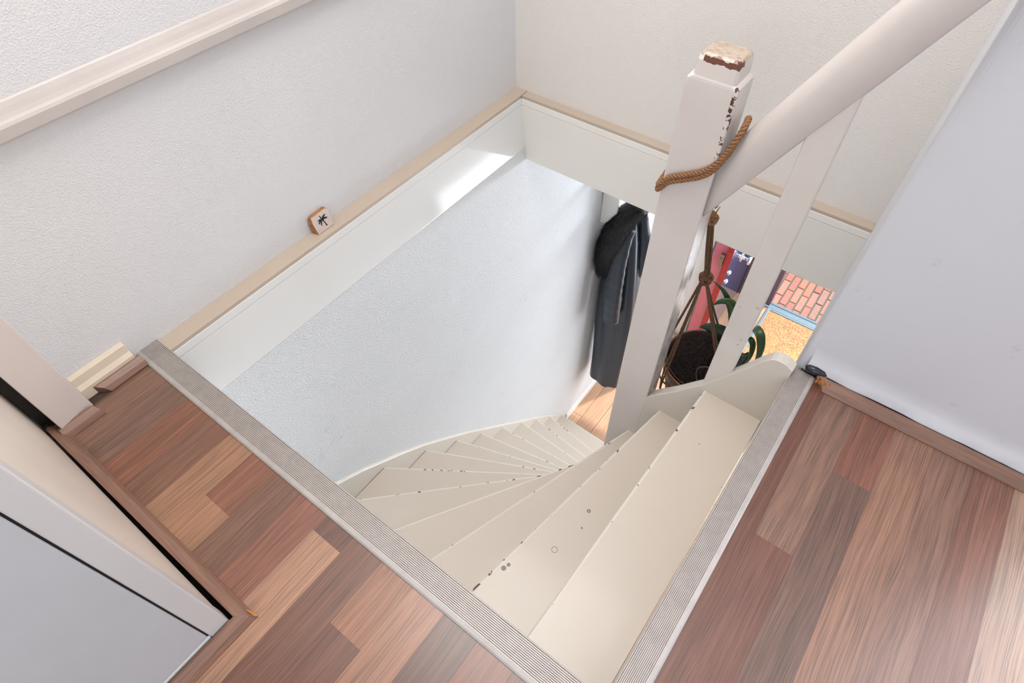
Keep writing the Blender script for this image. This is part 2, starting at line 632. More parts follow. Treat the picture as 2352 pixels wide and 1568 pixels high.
lay(-0.004, 0.631, -0.272, -0.03)
lay(0.631, 1.258, -2.6, -0.03)
lay(1.258, 3.2, -2.6, 0.86)
fl.box(-0.05, 0.631, -0.276, -0.02, -0.12, -0.0015, 1)
fl.box(-0.30, 0.66, -1.7, -0.276, -0.14, -0.09, 1)
fl.box(0.631, 1.245, -2.6, -0.02, -0.12, -0.0015, 1)
fl.box(1.245, 3.2, -2.6, 0.865, -0.12, -0.0015, 1)
me_n = len(ftone)
o = fl.build('floor', [M_lam, M_sub])
at = o.data.attributes.new('tone', 'FLOAT_COLOR', 'FACE')
sd = o.data.attributes.new('seed', 'FLOAT_VECTOR', 'FACE')
for i in range(me_n):
    at.data[i].color = ftone[i]
    sd.data[i].vector = fseed[i]
struct(o)

# ---- walls upstairs
b = MB()
b.box(-0.25, -0.053, -0.262, 1.60, -0.02, CEIL)
struct(b.build('wall_left', M_wall_left))
b = MB()
b.box(-0.053, 1.24, 1.488, 1.62, -0.02, CEIL)
struct(b.build('wall_far', M_wall_far))
# right wall: front face y=.865 from x=1.24 to the glazed door at 1.83, side face towards the stairwell
b = MB()
xs = [1.252 + 0.578 * i / 60 for i in range(61)]


def wall_y(x, z):
    # slightly uneven plaster that swells out at the floor
    lip = 0.016 * max(0.0, 1 - z / 0.05) ** 0.7 if z < 0.05 else 0
    return 0.865 - lip + 0.0035 * noise.noise(Vector((x * 6, z * 6, 3))) * (1 if x > 1.26 else 0) - (0.0025 * noise.noise(Vector((x * 22, z * 30, 0))) if z < 0.05 else 0)


zs = [0.018, 0.03, 0.042, 0.055, 0.08, 0.15, 0.3, 0.6, 1.0, 1.5, 2.0, CEIL]
grid = [[(x, wall_y(x, z), z) for x in xs] for z in zs]
nx = len(xs)
vs = [p for r in grid for p in r]
fs = [(r * nx + i, r * nx + i + 1, (r + 1) * nx + i + 1, (r + 1) * nx + i) for r in range(len(zs) - 1) for i in range(nx - 1)]
b.add(vs, fs)
# rounded arris and side face of the stairwell
arc = [(1.252, 0.865), (1.246, 0.8652), (1.2405, 0.8665), (1.2362, 0.8695), (1.2335, 0.874), (1.2325, 0.880), (1.2325, 1.488)]
for (x0, y0), (x1, y1) in zip(arc[:-1], arc[1:]):
    b.add([(x0, y0, -0.258), (x1, y1, -0.258), (x1, y1, CEIL), (x0, y0, CEIL)], [(0, 1, 2, 3)])
b.box(1.2525, 1.83, 0.884, 1.0, -0.258, CEIL)
b.box(1.2405, 1.36, 0.881, 1.60, -0.258, CEIL)
struct(b.build('wall_right', M_wall_right, smooth=False))
for p_ in bpy.data.objects['wall_right'].data.polygons[:649]:
    p_.use_smooth = True
# glazed landing door (outside the frame, its daylight mirrors in the laminate)
b = MB()
b.box(1.83, 1.885, 0.87, 0.93, 0.0, 2.2)
b.box(2.86, 2.915, 0.87, 0.93, 0.0, 2.2)
b.box(1.83, 2.915, 0.87, 0.93, 2.15, 2.2)
b.box(1.885, 2.86, 0.87, 0.93, 0.0, 0.10)
struct(b.build('window_1', M_white, bevel=0.003))
b = MB()
b.box(2.915, 3.3, 0.865, 1.0, 0, CEIL)
b.box(1.83, 2.915, 0.865, 1.0, 2.2, CEIL)
struct(b.build('wall_right', M_wall_plain))
b = MB()
b.box(3.2, 3.3, -2.6, 0.865, 0, CEIL)
struct(b.build('wall_side', M_wall_plain))
b = MB()
b.box(-0.25, 1.2, -2.7, -2.6, 0, CEIL)
b.box(2.8, 3.3, -2.7, -2.6, 0, CEIL)
b.box(1.2, 2.8, -2.7, -2.6, 0, 0.8)
b.box(1.2, 2.8, -2.7, -2.6, 2.2, CEIL)
struct(b.build('wall_back', M_wall_plain))
b = MB()
b.box(1.2, 1.26, -2.66, -2.6, 0.8, 2.2)
b.box(2.74, 2.8, -2.66, -2.6, 0.8, 2.2)
b.box(1.26, 2.74, -2.66, -2.6, 0.8, 0.86)
b.box(1.26, 2.74, -2.66, -2.6, 2.14, 2.2)
struct(b.build('window_2', M_white, bevel=0.003))
b = MB()
b.box(-0.25, 3.3, 4.1, 4.2, -0.258, CEIL)
b.box(3.2, 3.3, 1.0, 4.1, -0.258, CEIL)
b.box(-0.25, -0.15, 1.62, 4.1, -0.258, CEIL)
struct(b.build('wall_front', M_wall_plain))
b = MB()
b.box(-0.25, 3.3, -2.7, 4.2, CEIL, CEIL + 0.1)
struct(b.build('ceiling', M_wall_plain))

# ---- return wall beside the door at lower left, closet body behind it
b = MB()
b.box(-0.30, 0.628, -0.45, -0.288, 0.012, CEIL)
b.box(-0.30, 0.60, -1.6, -0.45, 0.012, CEIL)
struct(b.build('wall_return', M_return, bevel=0.004))
b = MB()
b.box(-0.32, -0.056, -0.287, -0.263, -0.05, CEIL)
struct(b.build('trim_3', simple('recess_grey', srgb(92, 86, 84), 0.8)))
b = MB()
b.box(-0.055, 0.0, -0.287, -0.262, -0.06, -0.025)
for i in range(26):
    x, y, r = random.uniform(-0.052, 0.0), random.uniform(-0.286, -0.263), random.uniform(0.003, 0.008)
    b.box(x - r, x + r, y - r, y + r, -0.03, -0.02 + r)
struct(b.build('trim_4', M_rubble))

# ---- cupboard door at lower left (casing, leaf)
b = MB()
b.box(0.60, 0.633, -0.3205, -0.286, 0.0, 2.3)
b.box(0.60, 0.633, -1.30, -0.3205, 0.0, 0.026)
b.box(0.60, 0.633, -1.34, -1.30, 0.0, 2.3)
b.box(0.60, 0.633, -1.30, -0.3205, 2.26, 2.3)
casing = struct(b.build('door_1', M_case, bevel=0.003))
b = MB()
b.box(0.598, 0.6315, -1.297, -0.3235, 0.028, 2.255)
lf = b.build('door_leaf', M_doorw, casing, bevel=0.002)
b = MB()
b.box(0.585, 0.6295, -0.3238, -0.3202, 0.02, 2.26)
b.build('gap_shade_strip', M_black, casing)  # black filler strip, shade of the door joint put into its colour

# ---- white timber frame post against the left wall
b = MB()
b.add([(-0.12, -0.262, 0.004), (0.022, -0.262, 0.004), (0.003, -0.187, 0.004), (-0.12, -0.187, 0.004),
       (-0.12, -0.262, CEIL), (0.022, -0.262, CEIL), (0.003, -0.187, CEIL), (-0.12, -0.187, CEIL)],
      [(0, 3, 2, 1), (4, 5, 6, 7), (0, 1, 5, 4), (1, 2, 6, 5), (2, 3, 7, 6), (3, 0, 4, 7)])
struct(b.build('trim_5', M_postleft, bevel=0.003))

# ---- wooden dado rail high on the left wall
prof = [(-0.054, 0.562), (-0.034, 0.562), (-0.031, 0.565), (-0.0305, 0.586), (-0.033, 0.591), (-0.0385, 0.594), (-0.042, 0.600), (-0.0455, 0.608), (-0.050, 0.616), (-0.054, 0.620)]
b = MB()
b.extrude(prof, 'Y', -0.187, 1.487)
o = b.build('wall_rail', paint('dado_paint', srgb(200, 192, 188), 0.4, streak=0.06), smooth=False, bevel=0.002)
tag(o, 'pale painted wooden ledge rail running along the upper left wall', 'wall rail')

# ---- trims around the stairwell
b = MB()
profL = [(-0.053, -0.25), (-0.053, 0.0), (-0.003, 0.0)]
b.extrude([(-0.053, -0.012), (-0.053, 0.0), (-0.0025, 0.0), (-0.0025, -0.012)], 'Y', -0.02, 1.488, 1)
b.extrude([(-0.053, -0.012), (-0.001, -0.012), (0.0015, -0.034), (-0.0005, -0.036), (0.001, -0.040), (0.02, -0.200), (0.02, -0.2035), (-0.053, -0.2035)], 'Y', 0.0, 1.4515, 0)
struct(b.build('trim_1', [M_fascia, M_ledge], bevel=0.0012))
b = MB()
b.extrude([(1.488, -0.012), (1.488, 0.0), (1.4525, 0.0), (1.4525, -0.012)], 'X', -0.0, 1.233, 1)
b.extrude([(1.488, -0.012), (1.451, -0.012), (1.4495, -0.034), (1.4515, -0.036), (1.4505, -0.040), (1.4505, -0.258), (1.488, -0.258)], 'X', 0.0, 1.233, 0)
struct(b.build('trim_2', [M_fascia_far, M_ledge], bevel=0.0012))

# ---- skirting block at the left wall + laminate mouldings
b = MB()
b.extrude([(-0.053, 0.0), (-0.053, 0.064), (-0.040, 0.060), (-0.036, 0.040), (-0.028, 0.030), (-0.026, 0.0)], 'Y', -0.187, -0.056)
struct(b.build('baseboard_left', M_cream, bevel=0.0015))
qp = [(0.0, 0.0), (0.0, 0.021), (0.006, 0.022), (0.019, 0.014), (0.0255, 0.003), (0.0255, 0.0)]


def mould_y(name, x0, sgn, y0, y1, m0=0.0, m1=0.0, mat=M_qr):
    """moulding along y; m0/m1 = extra length at the outer edge (mitre)"""
    b = MB()
    n = len(qp)
    r0 = [(x0 + sgn * u, y0 + m0 * u / 0.0255, v) for u, v in qp]
    r1 = [(x0 + sgn * u, y1 + m1 * u / 0.0255, v) for u, v in qp]
    b.rings([r0, r1])
    return struct(b.build(name, mat, bevel=0.0006))


def mould_x(name, y0, sgn, x0, x1, m0=0.0, m1=0.0, dy1=0.0, mat=M_qrx):
    b = MB()
    r0 = [(x0 + m0 * u / 0.0255, y0 + sgn * u, v) for u, v in qp]
    r1 = [(x1 + m1 * u / 0.0255, y0 + dy1 + sgn * u, v) for u, v in qp]
    b.rings([r0, r1])
    return struct(b.build(name, mat, bevel=0.0006))


mould_y('baseboard_left', -0.030, 1, -0.165, -0.046, 0.024, 0.0)
mould_y('baseboard_left', 0.0145, 1, -0.268, -0.192, 0.0, 0.012)
mould_x('baseboard_back', -0.2835, 1, -0.008, 0.636, 0.0, 0.028, 0.006)
mould_y('baseboard_side', 0.636, 1, -2.59, -0.277, 0.0, 0.026)
mould_x('baseboard_right', 0.849, -1, 1.283, 1.83, 0.022, 0.0)
b = MB()
b.rings([[(1.2815, 0.838, 0.0), (1.2815, 0.838, 0.02), (1.3, 0.846, 0.02), (1.3, 0.846, 0)], [(1.2815, 0.862, 0.0), (1.2815, 0.862, 0.02), (1.30, 0.862, 0.02), (1.30, 0.862, 0)]])
# torn fibre at the mitre
fb = MB()
for i in range(22):
    x = 1.283 + random.uniform(0, 0.03)
    y = 0.842 + random.uniform(-0.012, 0.006)
    fb.box(x - 0.0014, x + random.uniform(0.001, 0.003), y - 0.0006, y + 0.0006, 0.012, 0.0208 + random.uniform(0, 0.0015))
struct(b.build('baseboard_right', M_qrx))
struct(fb.build('baseboard_right', M_orange))
# raw orange core showing on the cut moulding ends
for (x, y) in ((0.656, -0.2535), ):
    fb = MB()
    fb.add([(x - 0.012, y - 0.003, 0.0205), (x + 0.006, y - 0.001, 0.005), (x + 0.004, y + 0.004, 0.004), (x - 0.008, y + 0.0005, 0.019)], [(0, 1, 2, 3)])
    struct(fb.build('baseboard_back', M_orange))

# ---- ribbed aluminium stair nosings
def nosing_profile():
    """(u, z): u from floor side 0 to lip side .058"""
    P = [(0.0, 0.0), (0.0, 0.002), (0.0035, 0.0045), (0.010, 0.0055)]
    u = 0.0105
    while u < 0.0525:
        P += [(u, 0.0058), (u + 0.0016, 0.0058), (u + 0.0019, 0.0044), (u + 0.0028, 0.0044)]
        u += 0.0034
    P += [(0.0552, 0.0062), (0.0562, 0.0062), (0.0574, 0.0052), (0.058, 0.003), (0.058, -0.022), (0.0555, -0.022), (0.055, 0.0), (0.0, 0.0)][:-1]
    return P


NP = nosing_profile()


def nosing(axis, name, fn, a, b_):
    b = MB()
    n = len(NP)
    r0 = [fn(u, z, a) for u, z in NP]
    r1 = [fn(u, z, b_) for u, z in NP]
    vs = r0 + r1
    fs, mi = [], []
    for i in range(n):
        j = (i + 1) % n
        gro = abs(NP[i][1] - 0.0044) < 1e-6 or abs(NP[j][1] - 0.0044) < 1e-6
        b.add([r0[i], r0[j], r1[j], r1[i]], [(0, 1, 2, 3)], 1 if gro else 0)
    b.add(r0, [tuple(range(n))])
    b.add(r1, [tuple(range(n))[::-1]])
    return b.build(name, [M_alu, M_alu_groove])


o = nosing('X', 'stair_nosing', lambda u, z, t: (t, -0.048 + u, z + 0.0005), -0.0525, 1.232)
tag(o, 'ribbed grey metal nosing strip along the left edge of the stairwell', 'stair nosing')
o = nosing('Y', 'stair_nosing', lambda u, z, t: (1.281 - u * 0.9, t, z + 0.0005), -0.048, 0.8505)
tag(o, 'ribbed grey metal nosing strip at the top step beside the right wall', 'stair nosing')

# ---- pipe stub in the plaster at the end of the right strip
root = empty('pipe_end', (1.268, 0.856, 0.006))
b = MB()
b.tube([(1.253, 0.8535, 0.018), (1.258, 0.8535, 0.021), (1.272, 0.8545, 0.022), (1.288, 0.8565, 0.020), (1.296, 0.860, 0.018)], [0.007, 0.0095, 0.0105, 0.0095, 0.006], 14)
b.build('pipe', M_pipe, root, smooth=True)
b = MB()
b.tube([(1.2505, 0.8525, 0.0185), (1.2530, 0.853, 0.0185)], [0.0052, 0.0052], 12)
b.build('cap', simple('cap_white', srgb(224, 228, 234), 0.3), root)
tag(root, 'short shiny black pipe end poking from the right wall base', 'pipe')

# ================================================================ SETTING: lower level
b = MB()
b.extrude([(-0.25, LOWF), (0.057, LOWF), (0.057, -0.90), (0.045, -0.6), (0.02, -0.2037), (-0.25, -0.2037)], 'Y', -0.1, 4.1)
struct(b.build('wall_left', M_wall_low))
b = MB()
b.box(0.02, 1.9, -0.1, -0.0, LOWF, -0.13)
struct(b.build('wall_near', M_wall_plain))
b = MB()
b.box(1.83, 1.9, 0.0, 2.0, LOWF, -0.258)
b.box(1.83, 1.9, 3.8, 4.1, LOWF, -0.258)
b.box(1.83, 1.9, 2.0, 3.8, LOWF, -0.258)
struct(b.build('wall_hall', M_wall_plain))
b = MB()
b.box(1.79, 1.83, 2.31, 2.35, -2.64, -1.26)
b.box(1.79, 1.83, 3.80, 3.84, -2.64, -1.26)
b.box(1.79, 1.83, 2.35, 3.80, -2.64, -2.60)
b.box(1.79, 1.83, 2.35, 3.80, -1.30, -1.26)
struct(b.build('hall_fill_frame', M_white, bevel=0.003))  # frame added round the unseen hall fill, solid wall behind
b = MB()
b.box(0.02, 0.53, 3.95, 4.1, LOWF, -0.258)
b.box(0.53, 0.59, 4.02, 4.1, -0.72, -0.258)
b.box(0.59, 1.83, 4.02, 4.1, -0.72, -0.258)
b.box(1.70, 1.83, 3.95, 4.02, -0.72, -0.258)
struct(b.build('wall_front', M_wall_plain))
b = MB()
b.box(0.531, 0.865, 3.969, 4.08, LOWF, -0.721)
struct(b.build('trim_6', M_dark, bevel=0.004))
b = MB()
b.box(0.0, 1.9, 1.4885, 4.1, -0.255, -0.2)
b.box(1.36, 1.9, 0.0, 1.4885, -0.255, -0.2)
b.box(1.253, 1.36, 0.0, 0.88, -0.255, -0.2)
struct(b.build('ceiling', M_wall_plain))
b = MB()
b.box(0.30, 0.34, 3.935, 3.95, -0.70, -0.28)
b.box(1.66, 1.70, 3.935, 3.95, -0.70, -0.28)
b.box(0.34, 1.66, 3.935, 3.95, -0.72, -0.68)
b.box(0.34, 1.66, 3.935, 3.95, -0.30, -0.28)
struct(b.build('tread_fill_frame', M_white, bevel=0.002))  # frame added for the unseen fill above the front door
# hall floor: wide oak boards
hf = MB()
ht, hs = [], []
rs = random.Random(3)
x = 0.02
while x < 1.8:
    wdt = 0.13
    x1 = min(1.8, x + wdt)
    y = -0.02 - rs.uniform(0, 0.8)
    while y < 4.0:
        y1 = min(4.0, y + rs.uniform(0.9, 1.3))
        y0 = max(y, 0.0)
        if y1 > y0:
            hf.box(x + 0.0012, x1 - 0.0012, y0 + 0.0012, y1 - 0.0012, LOWF - 0.01, LOWF)
            t = rs.choice([(196, 158, 128), (186, 146, 116), (204, 166, 136), (178, 140, 112)])
            ht += [srgb(*t)] * 6
            hs += [(rs.uniform(0, 9), rs.uniform(0, 9), 0)] * 6
        y = y1
    x = x1
nh = len(ht)
hf.box(0.0, 1.9, -0.1, 4.0, LOWF - 0.1, LOWF - 0.008, 1)
o = hf.build('floor', [M_oak, M_sub])
at = o.data.attributes.new('tone', 'FLOAT_COLOR', 'FACE')
sd = o.data.attributes.new('seed', 'FLOAT_VECTOR', 'FACE')
for i in range(nh):
    at.data[i].color = ht[i]
    sd.data[i].vector = hs[i]
struct(o)
b = MB()
b.extrude([(0.0575, LOWF), (0.070, LOWF), (0.070, LOWF + 0.06), (0.065, LOWF + 0.07), (0.0575, LOWF + 0.07)], 'Y', 1.95, 3.95)
struct(b.build('baseboard_left', M_white))

# brick pavement in front of the door (one paved surface)
pv = MB()
pt = []
rs = random.Random(11)
BW, BL, PZ = 0.068, 0.215, LOWF - 0.10
for i in range(-9, 24):
    x0 = 0.84 + i * BW
    off = (BL / 2 if i % 2 else 0) + rs.uniform(-0.02, 0.02)
    for j in range(-1, 12):
        y0 = 4.06 + off + j * BL
        gx, gy = 0.0035, 0.003
        z = PZ + rs.uniform(-0.003, 0.003)
        x_, X_, y_, Y_ = x0 + gx, x0 + BW - gx, y0 + gy, y0 + BL - gy
        c = 0.004
        pv.add([(x_, y_, z - 0.02), (X_, y_, z - 0.02), (X_, Y_, z - 0.02), (x_, Y_, z - 0.02), (x_ + c, y_ + c, z), (X_ - c, y_ + c, z), (X_ - c, Y_ - c, z), (x_ + c, Y_ - c, z)],
               [(4, 5, 6, 7), (0, 1, 5, 4), (1, 2, 6, 5), (2, 3, 7, 6), (3, 0, 4, 7)])
        t = rs.choice([(168, 108, 94), (178, 118, 102), (160, 102, 90), (166, 116, 104), (152, 116, 104), (184, 112, 92)])
        pt += [srgb(*t)] * 5
npv = len(pt)
pv.add([(-1.5, 4.0, PZ - 0.008), (4, 4.0, PZ - 0.008), (4, 7, PZ - 0.008), (-1.5, 7, PZ - 0.008)], [(0, 1, 2, 3)], 1)
o = pv.build('pavement', [M_brick, simple('joint_sand', srgb(112, 112, 92), 0.95, 0, 120, 0.4)])
at = o.data.attributes.new('tone', 'FLOAT_COLOR', 'FACE')
for i in range(npv):
    at.data[i].color = pt[i]
struct(o)
# threshold of the front doorway
b = MB()
b.extrude([(3.955, LOWF - 0.1), (3.955, LOWF + 0.010), (3.968, LOWF + 0.016), (3.975, LOWF + 0.016), (3.98, LOWF + 0.008), (4.005, LOWF + 0.008), (4.01, LOWF + 0.014), (4.045, LOWF + 0.002), (4.06, LOWF - 0.02), (4.06, LOWF - 0.1)], 'X', 0.80, 1.80)
struct(b.build('trim_7', M_blue))

# ================================================================ THINGS downstairs
# coir mat in its well with a metal frame
root = empty('doormat', (1.3, 3.5, LOWF))
b = MB()
b.box(0.892, 1.70, 3.02, 3.925, LOWF, LOWF + 0.008)
b.build('coir', M_coir, root)
b = MB()
b.box(0.862, 0.889, 3.0, 3.952, LOWF, LOWF + 0.012)
b.box(0.889, 1.73, 3.928, 3.952, LOWF, LOWF + 0.012)
b.build('frame', M_blue, root, bevel=0.002)
tag(root, 'orange-brown coir doormat in a pale blue frame at the front door', 'doormat')

# front door leaf standing open into the hall
root = empty('front_door', (0.575, 3.55, LOWF))
z0, z1 = LOWF + 0.02, -0.75
b = MB()
b.box(0.532, 0.575, 3.155, 3.945, z0, z1)
b.build('leaf', M_navy, root, bevel=0.002)
b = MB()
b.box(0.5315, 0.5755, 3.148, 3.155, z0, z1)
le = b.build('lock_edge', M_red, root, bevel=0.001)
part_label(le, 'bright red edge of the navy door leaf')
b = MB()
b.box(0.541, 0.566, 3.1465, 3.1485, -1.98, -1.75)
for z in (-1.96, -1.77, -1.86):
    b.tube([(0.5535, 3.147, z), (0.5535, 3.1452, z)], [0.004, 0.0035], 10)
b.build('lock_plate', simple('plate_red', srgb(176, 60, 66), 0.25, 0.4, 60, 0.2), le)
b = MB()
b.box(0.44, 0.5315, 3.165, 3.185, z0, z1)
pn = b.build('inner_panel', M_red_glare, root, bevel=0.006)
part_label(pn, 'glossy red inner panel of the door, glare painted in as pink')
b = MB()
b.box(0.497, 0.526, 3.140, 3.165, -1.90, -1.79)
b.box(0.503, 0.520, 3.134, 3.141, -1.87, -1.82)
b.build('rim_lock', M_brass, root, bevel=0.003)
b = MB()
b.box(0.475, 0.495, 3.160, 3.165, -1.69, -1.66)
b.tube([(0.485, 3.160, -1.675), (0.485, 3.152, -1.675)], [0.005, 0.004], 8)
b.build('catch', M_brass, root)
b = MB()
b.box(0.5745, 0.5775, 3.935, 3.965, z0, z1)
b.build('hinge_strip', M_black, root)


def lathe_x(b, x0, prof, cy, cz, seg=20):
    rs_ = []
    for dx, r in prof:
        rs_.append([(x0 + dx, cy + r * math.cos(2 * math.pi * k / seg), cz + r * math.sin(2 * math.pi * k / seg)) for k in range(seg)])
    b.rings(rs_)


b = MB()
lathe_x(b, 0.575, [(0, 0.040), (0.004, 0.040), (0.008, 0.034), (0.010, 0.015), (0.035, 0.013), (0.042, 0.022), (0.050, 0.036), (0.062, 0.040), (0.072, 0.034), (0.076, 0.02), (0.077, 0.004)], 3.514, -2.06)
b.build('knob', M_chrome, root, smooth=True)
for (y, z) in ((3.257, -2.02), (3.256, -2.11)):
    b = MB()
    lathe_x(b, 0.575, [(0, 0.022), (0.004, 0.022), (0.007, 0.014), (0.012, 0.012), (0.013, 0.003)], y, z, 16)
    b.build('escutcheon', M_chrome, root, smooth=True)
tag(root, 'open navy front door with a red lock edge and chrome knob', 'door')

# white meter cupboard in the far left corner of the hall
root = empty('meter_cupboard', (0.24, 3.55, LOWF))
b = MB()
b.box(0.06, 0.43, 3.22, 3.94, LOWF, -0.70)
b.build('body', M_white, root, bevel=0.003)
b = MB()
b.box(0.07, 0.42, 3.20, 3.2195, LOWF + 0.05, -0.72)
dr = b.build('door', M_white, root, bevel=0.003)
b = MB()
b.tube([(0.385, 3.1995, -1.70), (0.385, 3.188, -1.70), (0.385, 3.188, -1.76), (0.385, 3.1995, -1.76)], 0.003, 8)
b.build('handle', M_chrome, dr, smooth=True)
tag(root, 'plain white cupboard glimpsed behind the newel post left of the red panel', 'cupboard')

# coat rack plate + coat
root = empty('coat_rack', (0.02, 2.3, -0.7))
b = MB()
pr = [(0.058, -0.62), (0.15, -0.62), (0.15, -0.90), (0.145, -0.93)]
for k in range(9):
    a = -0.6 - k * (1.9 / 8)
    pr.append((0.073 + 0.026 * math.cos(a + 0.1), -0.965 + 0.026 * math.sin(a + 0.1)))
pr += [(0.062, -0.972), (0.058, -0.95)]
b.extrude(pr, 'Y', 2.085, 2.10)
b.build('bracket', M_white, root, bevel=0.002)
b = MB()
b.box(0.058, 0.07, 2.10, 3.0, -0.86, -0.76)
b.box(0.058, 0.26, 2.085, 3.0, -0.64, -0.62)
b.build('board', M_white, root, bevel=0.003)
for y in (2.26, 2.5, 2.74):
    b = MB()
    b.tube([(0.07, y, -0.82), (0.09, y, -0.82), (0.11, y, -0.80), (0.115, y, -0.78)], 0.006, 8)
    b.build('hook', M_chrome, root, smooth=True)
tag(root, 'white wall coat rack with a rounded bracket above the dark coat', 'coat rack')

root = empty('leather_coat', (0.2, 2.2, -2.47))


def ring_sup(cx, cy, z, wx, wy, n=40, fold=0.0, ph=0.0, nf=7):
    out = []
    for k in range(n):
        a = 2 * math.pi * k / n
        f = 1 + fold * math.sin(nf * a + ph) + fold * 0.6 * math.sin((nf * 2 - 3) * a + ph * 1.7)
        c, s_ = math.cos(a), math.sin(a)
        e = 0.8
        out.append((max(cx + wx * f * math.copysign(abs(c) ** e, c), 0.060), cy + wy * f * math.copysign(abs(s_) ** e, s_), z))
    return out


def loft(keys, n=36, m_=40, fold=0.05, nf=7):
    """keys: (z, x0, x1, yc, wy, fold)"""
    R = []
    for i in range(n + 1):
        t = i / n * (len(keys) - 1)
        k = min(int(t), len(keys) - 2)
        u = t - k
        u = u * u * (3 - 2 * u)
        a = [keys[k][j] * (1 - u) + keys[k + 1][j] * u for j in range(6)]
        R.append(ring_sup((a[1] + a[2]) / 2, a[3], a[0], (a[2] - a[1]) / 2, a[4], m_, a[5], a[0] * 1.1, nf))
    return R


b = MB()
b.rings(loft([(-0.95, 0.13, 0.20, 2.24, 0.04, 0.02), (-1.14, 0.085, 0.25, 2.23, 0.07, 0.04), (-1.36, 0.072, 0.285, 2.22, 0.08, 0.06), (-1.60, 0.064, 0.312, 2.21, 0.085, 0.06), (-1.85, 0.072, 0.328, 2.20, 0.08, 0.06),
               (-2.10, 0.088, 0.335, 2.20, 0.08, 0.05), (-2.28, 0.096, 0.335, 2.20, 0.085, 0.05), (-2.425, 0.098, 0.338, 2.20, 0.09, 0.055)], 60, 64, nf=6))
b.build('body', M_leather, root, smooth=True)


def sleeve(name, pts, rad, flat=0.7):
    b = MB()
    P = resample(pts, 0.02)
    R = []
    N = len(P)
    for i, p in enumerate(P):
        t = i / (N - 1)
        k = min(int(t * (len(rad) - 1)), len(rad) - 2)
        u = t * (len(rad) - 1) - k
        r = rad[k] * (1 - u) + rad[k + 1] * u
        r *= 1 + 0.03 * math.sin(i * 1.9) + 0.02 * math.sin(i * 0.8 + 1)
        R.append([(p.x + r * math.cos(a) * (1 + 0.05 * math.sin(3 * a + i * 0.2)), p.y + r * flat * math.sin(a), p.z + 0.006 * math.sin(2 * a + i)) for a in [2 * math.pi * q / 24 for q in range(24)]])
    b.rings(R)
    return b.build(name, M_leather, root, smooth=True)


sleeve('sleeve', [(0.215, 2.13, -1.00), (0.200, 2.10, -1.15), (0.208, 2.08, -1.32), (0.220, 2.07, -1.52), (0.230, 2.065, -1.69)], [0.035, 0.050, 0.054, 0.056, 0.050])
sleeve('sleeve', [(0.215, 2.26, -0.98), (0.250, 2.26, -1.12), (0.264, 2.26, -1.28), (0.262, 2.26, -1.43)], [0.032, 0.044, 0.045, 0.036])
# fur collar: lumpy core + strands
b = MB()
core = resample([(0.262, 2.15, -0.83), (0.205, 2.13, -0.89), (0.165, 2.11, -0.98), (0.138, 2.09, -1.10), (0.120, 2.09, -1.23), (0.118, 2.10, -1.36)], 0.02)
crad = [0.045, 0.058, 0.066, 0.066, 0.054, 0.030]


def crad_at(t):
    k = min(int(t * 5), 4)
    u = t * 5 - k
    return crad[k] * (1 - u) + crad[k + 1] * u


N = len(core)
b.tube([p for p in core], [crad_at(i / (N - 1)) for i in range(N)], 16)
rs = random.Random(5)
for i in range(7000):
    t = rs.random()
    k = t * (N - 1)
    i0 = min(int(k), N - 2)
    p = core[i0].lerp(core[i0 + 1], k - i0)
    tg = (core[i0 + 1] - core[i0]).normalized()
    d = Vector((rs.gauss(0, 1), rs.gauss(0, 1), rs.gauss(0, 1)))
    d = (d - tg * d.dot(tg)).normalized()
    r = crad_at(t)
    s0 = p + d * r * 0.94
    L = rs.uniform(0.022, 0.045)
    dr = (d * 0.55 + tg * 0.55 + Vector((0, 0, -0.6)) + Vector((rs.uniform(-.3, .3), rs.uniform(-.3, .3), rs.uniform(-.3, .3)))).normalized()
    e0 = s0 + dr * L
    if e0.x < 0.059:
        e0.x = 0.059
    q = dr.orthogonal().normalized() * 0.0017
    b.add([s0 - q, s0 + q, e0], [(0, 1, 2)])
cl = b.build('fur_collar', M_fur, root, smooth=True)
part_label(cl, 'shaggy black fur collar')
tag(root, 'long dark slate leather coat with black fur collar hanging on wall', 'coat')

# ================================================================ STAIRCASE
stair = empty('staircase', (0.6, 0.9, LOWF))
RISE = 0.19
outer = [Vector((1.228, 0.0)), Vector((0.0715, 0.0)), Vector((0.0715, 1.93))]
inner = [Vector((1.228, 0.822)), Vector((0.842, 0.822)), Vector((0.842, 1.93))]
# nosing end points on outer and inner lines
OP = [(1.228, 0), (1.044, 0), (0.838, 0), (0.622, 0), (0.348, 0), (0.0715, 0.081), (0.0715, 0.388), (0.0715, 0.615), (0.0715, 0.812), (0.0715, 0.995), (0.0715, 1.178), (0.0715, 1.362), (0.0715, 1.53), (0.0715, 1.70), (0.0715, 1.862)]
IP = [(1.228, 0.822), (1.070, 0.822), (0.975, 0.822), (0.902, 0.822), (0.862, 0.822), (0.842, 0.843), (0.842, 0.905), (0.842, 0.992), (0.842, 1.065), (0.842, 1.145), (0.842, 1.232), (0.842, 1.333), (0.842, 1.456), (0.842, 1.595), (0.842, 1.84)]


def path_s(path, p):
    p = Vector(p)
    s = 0
    best = None
    for a, b_ in zip(path[:-1], path[1:]):
        L = (b_ - a).length
        t = max(0, min(1, (p - a).dot(b_ - a) / L / L))
        d = (a.lerp(b_, t) - p).length
        if best is None or d < best[0]:
            best = (d, s + t * L)
        s += L
    return best[1]


def path_p(path, s):
    for a, b_ in zip(path[:-1], path[1:]):
        L = (b_ - a).length
        if s <= L:
            return a.lerp(b_, max(0, s) / L)
        s -= L
    return path[-1].copy()


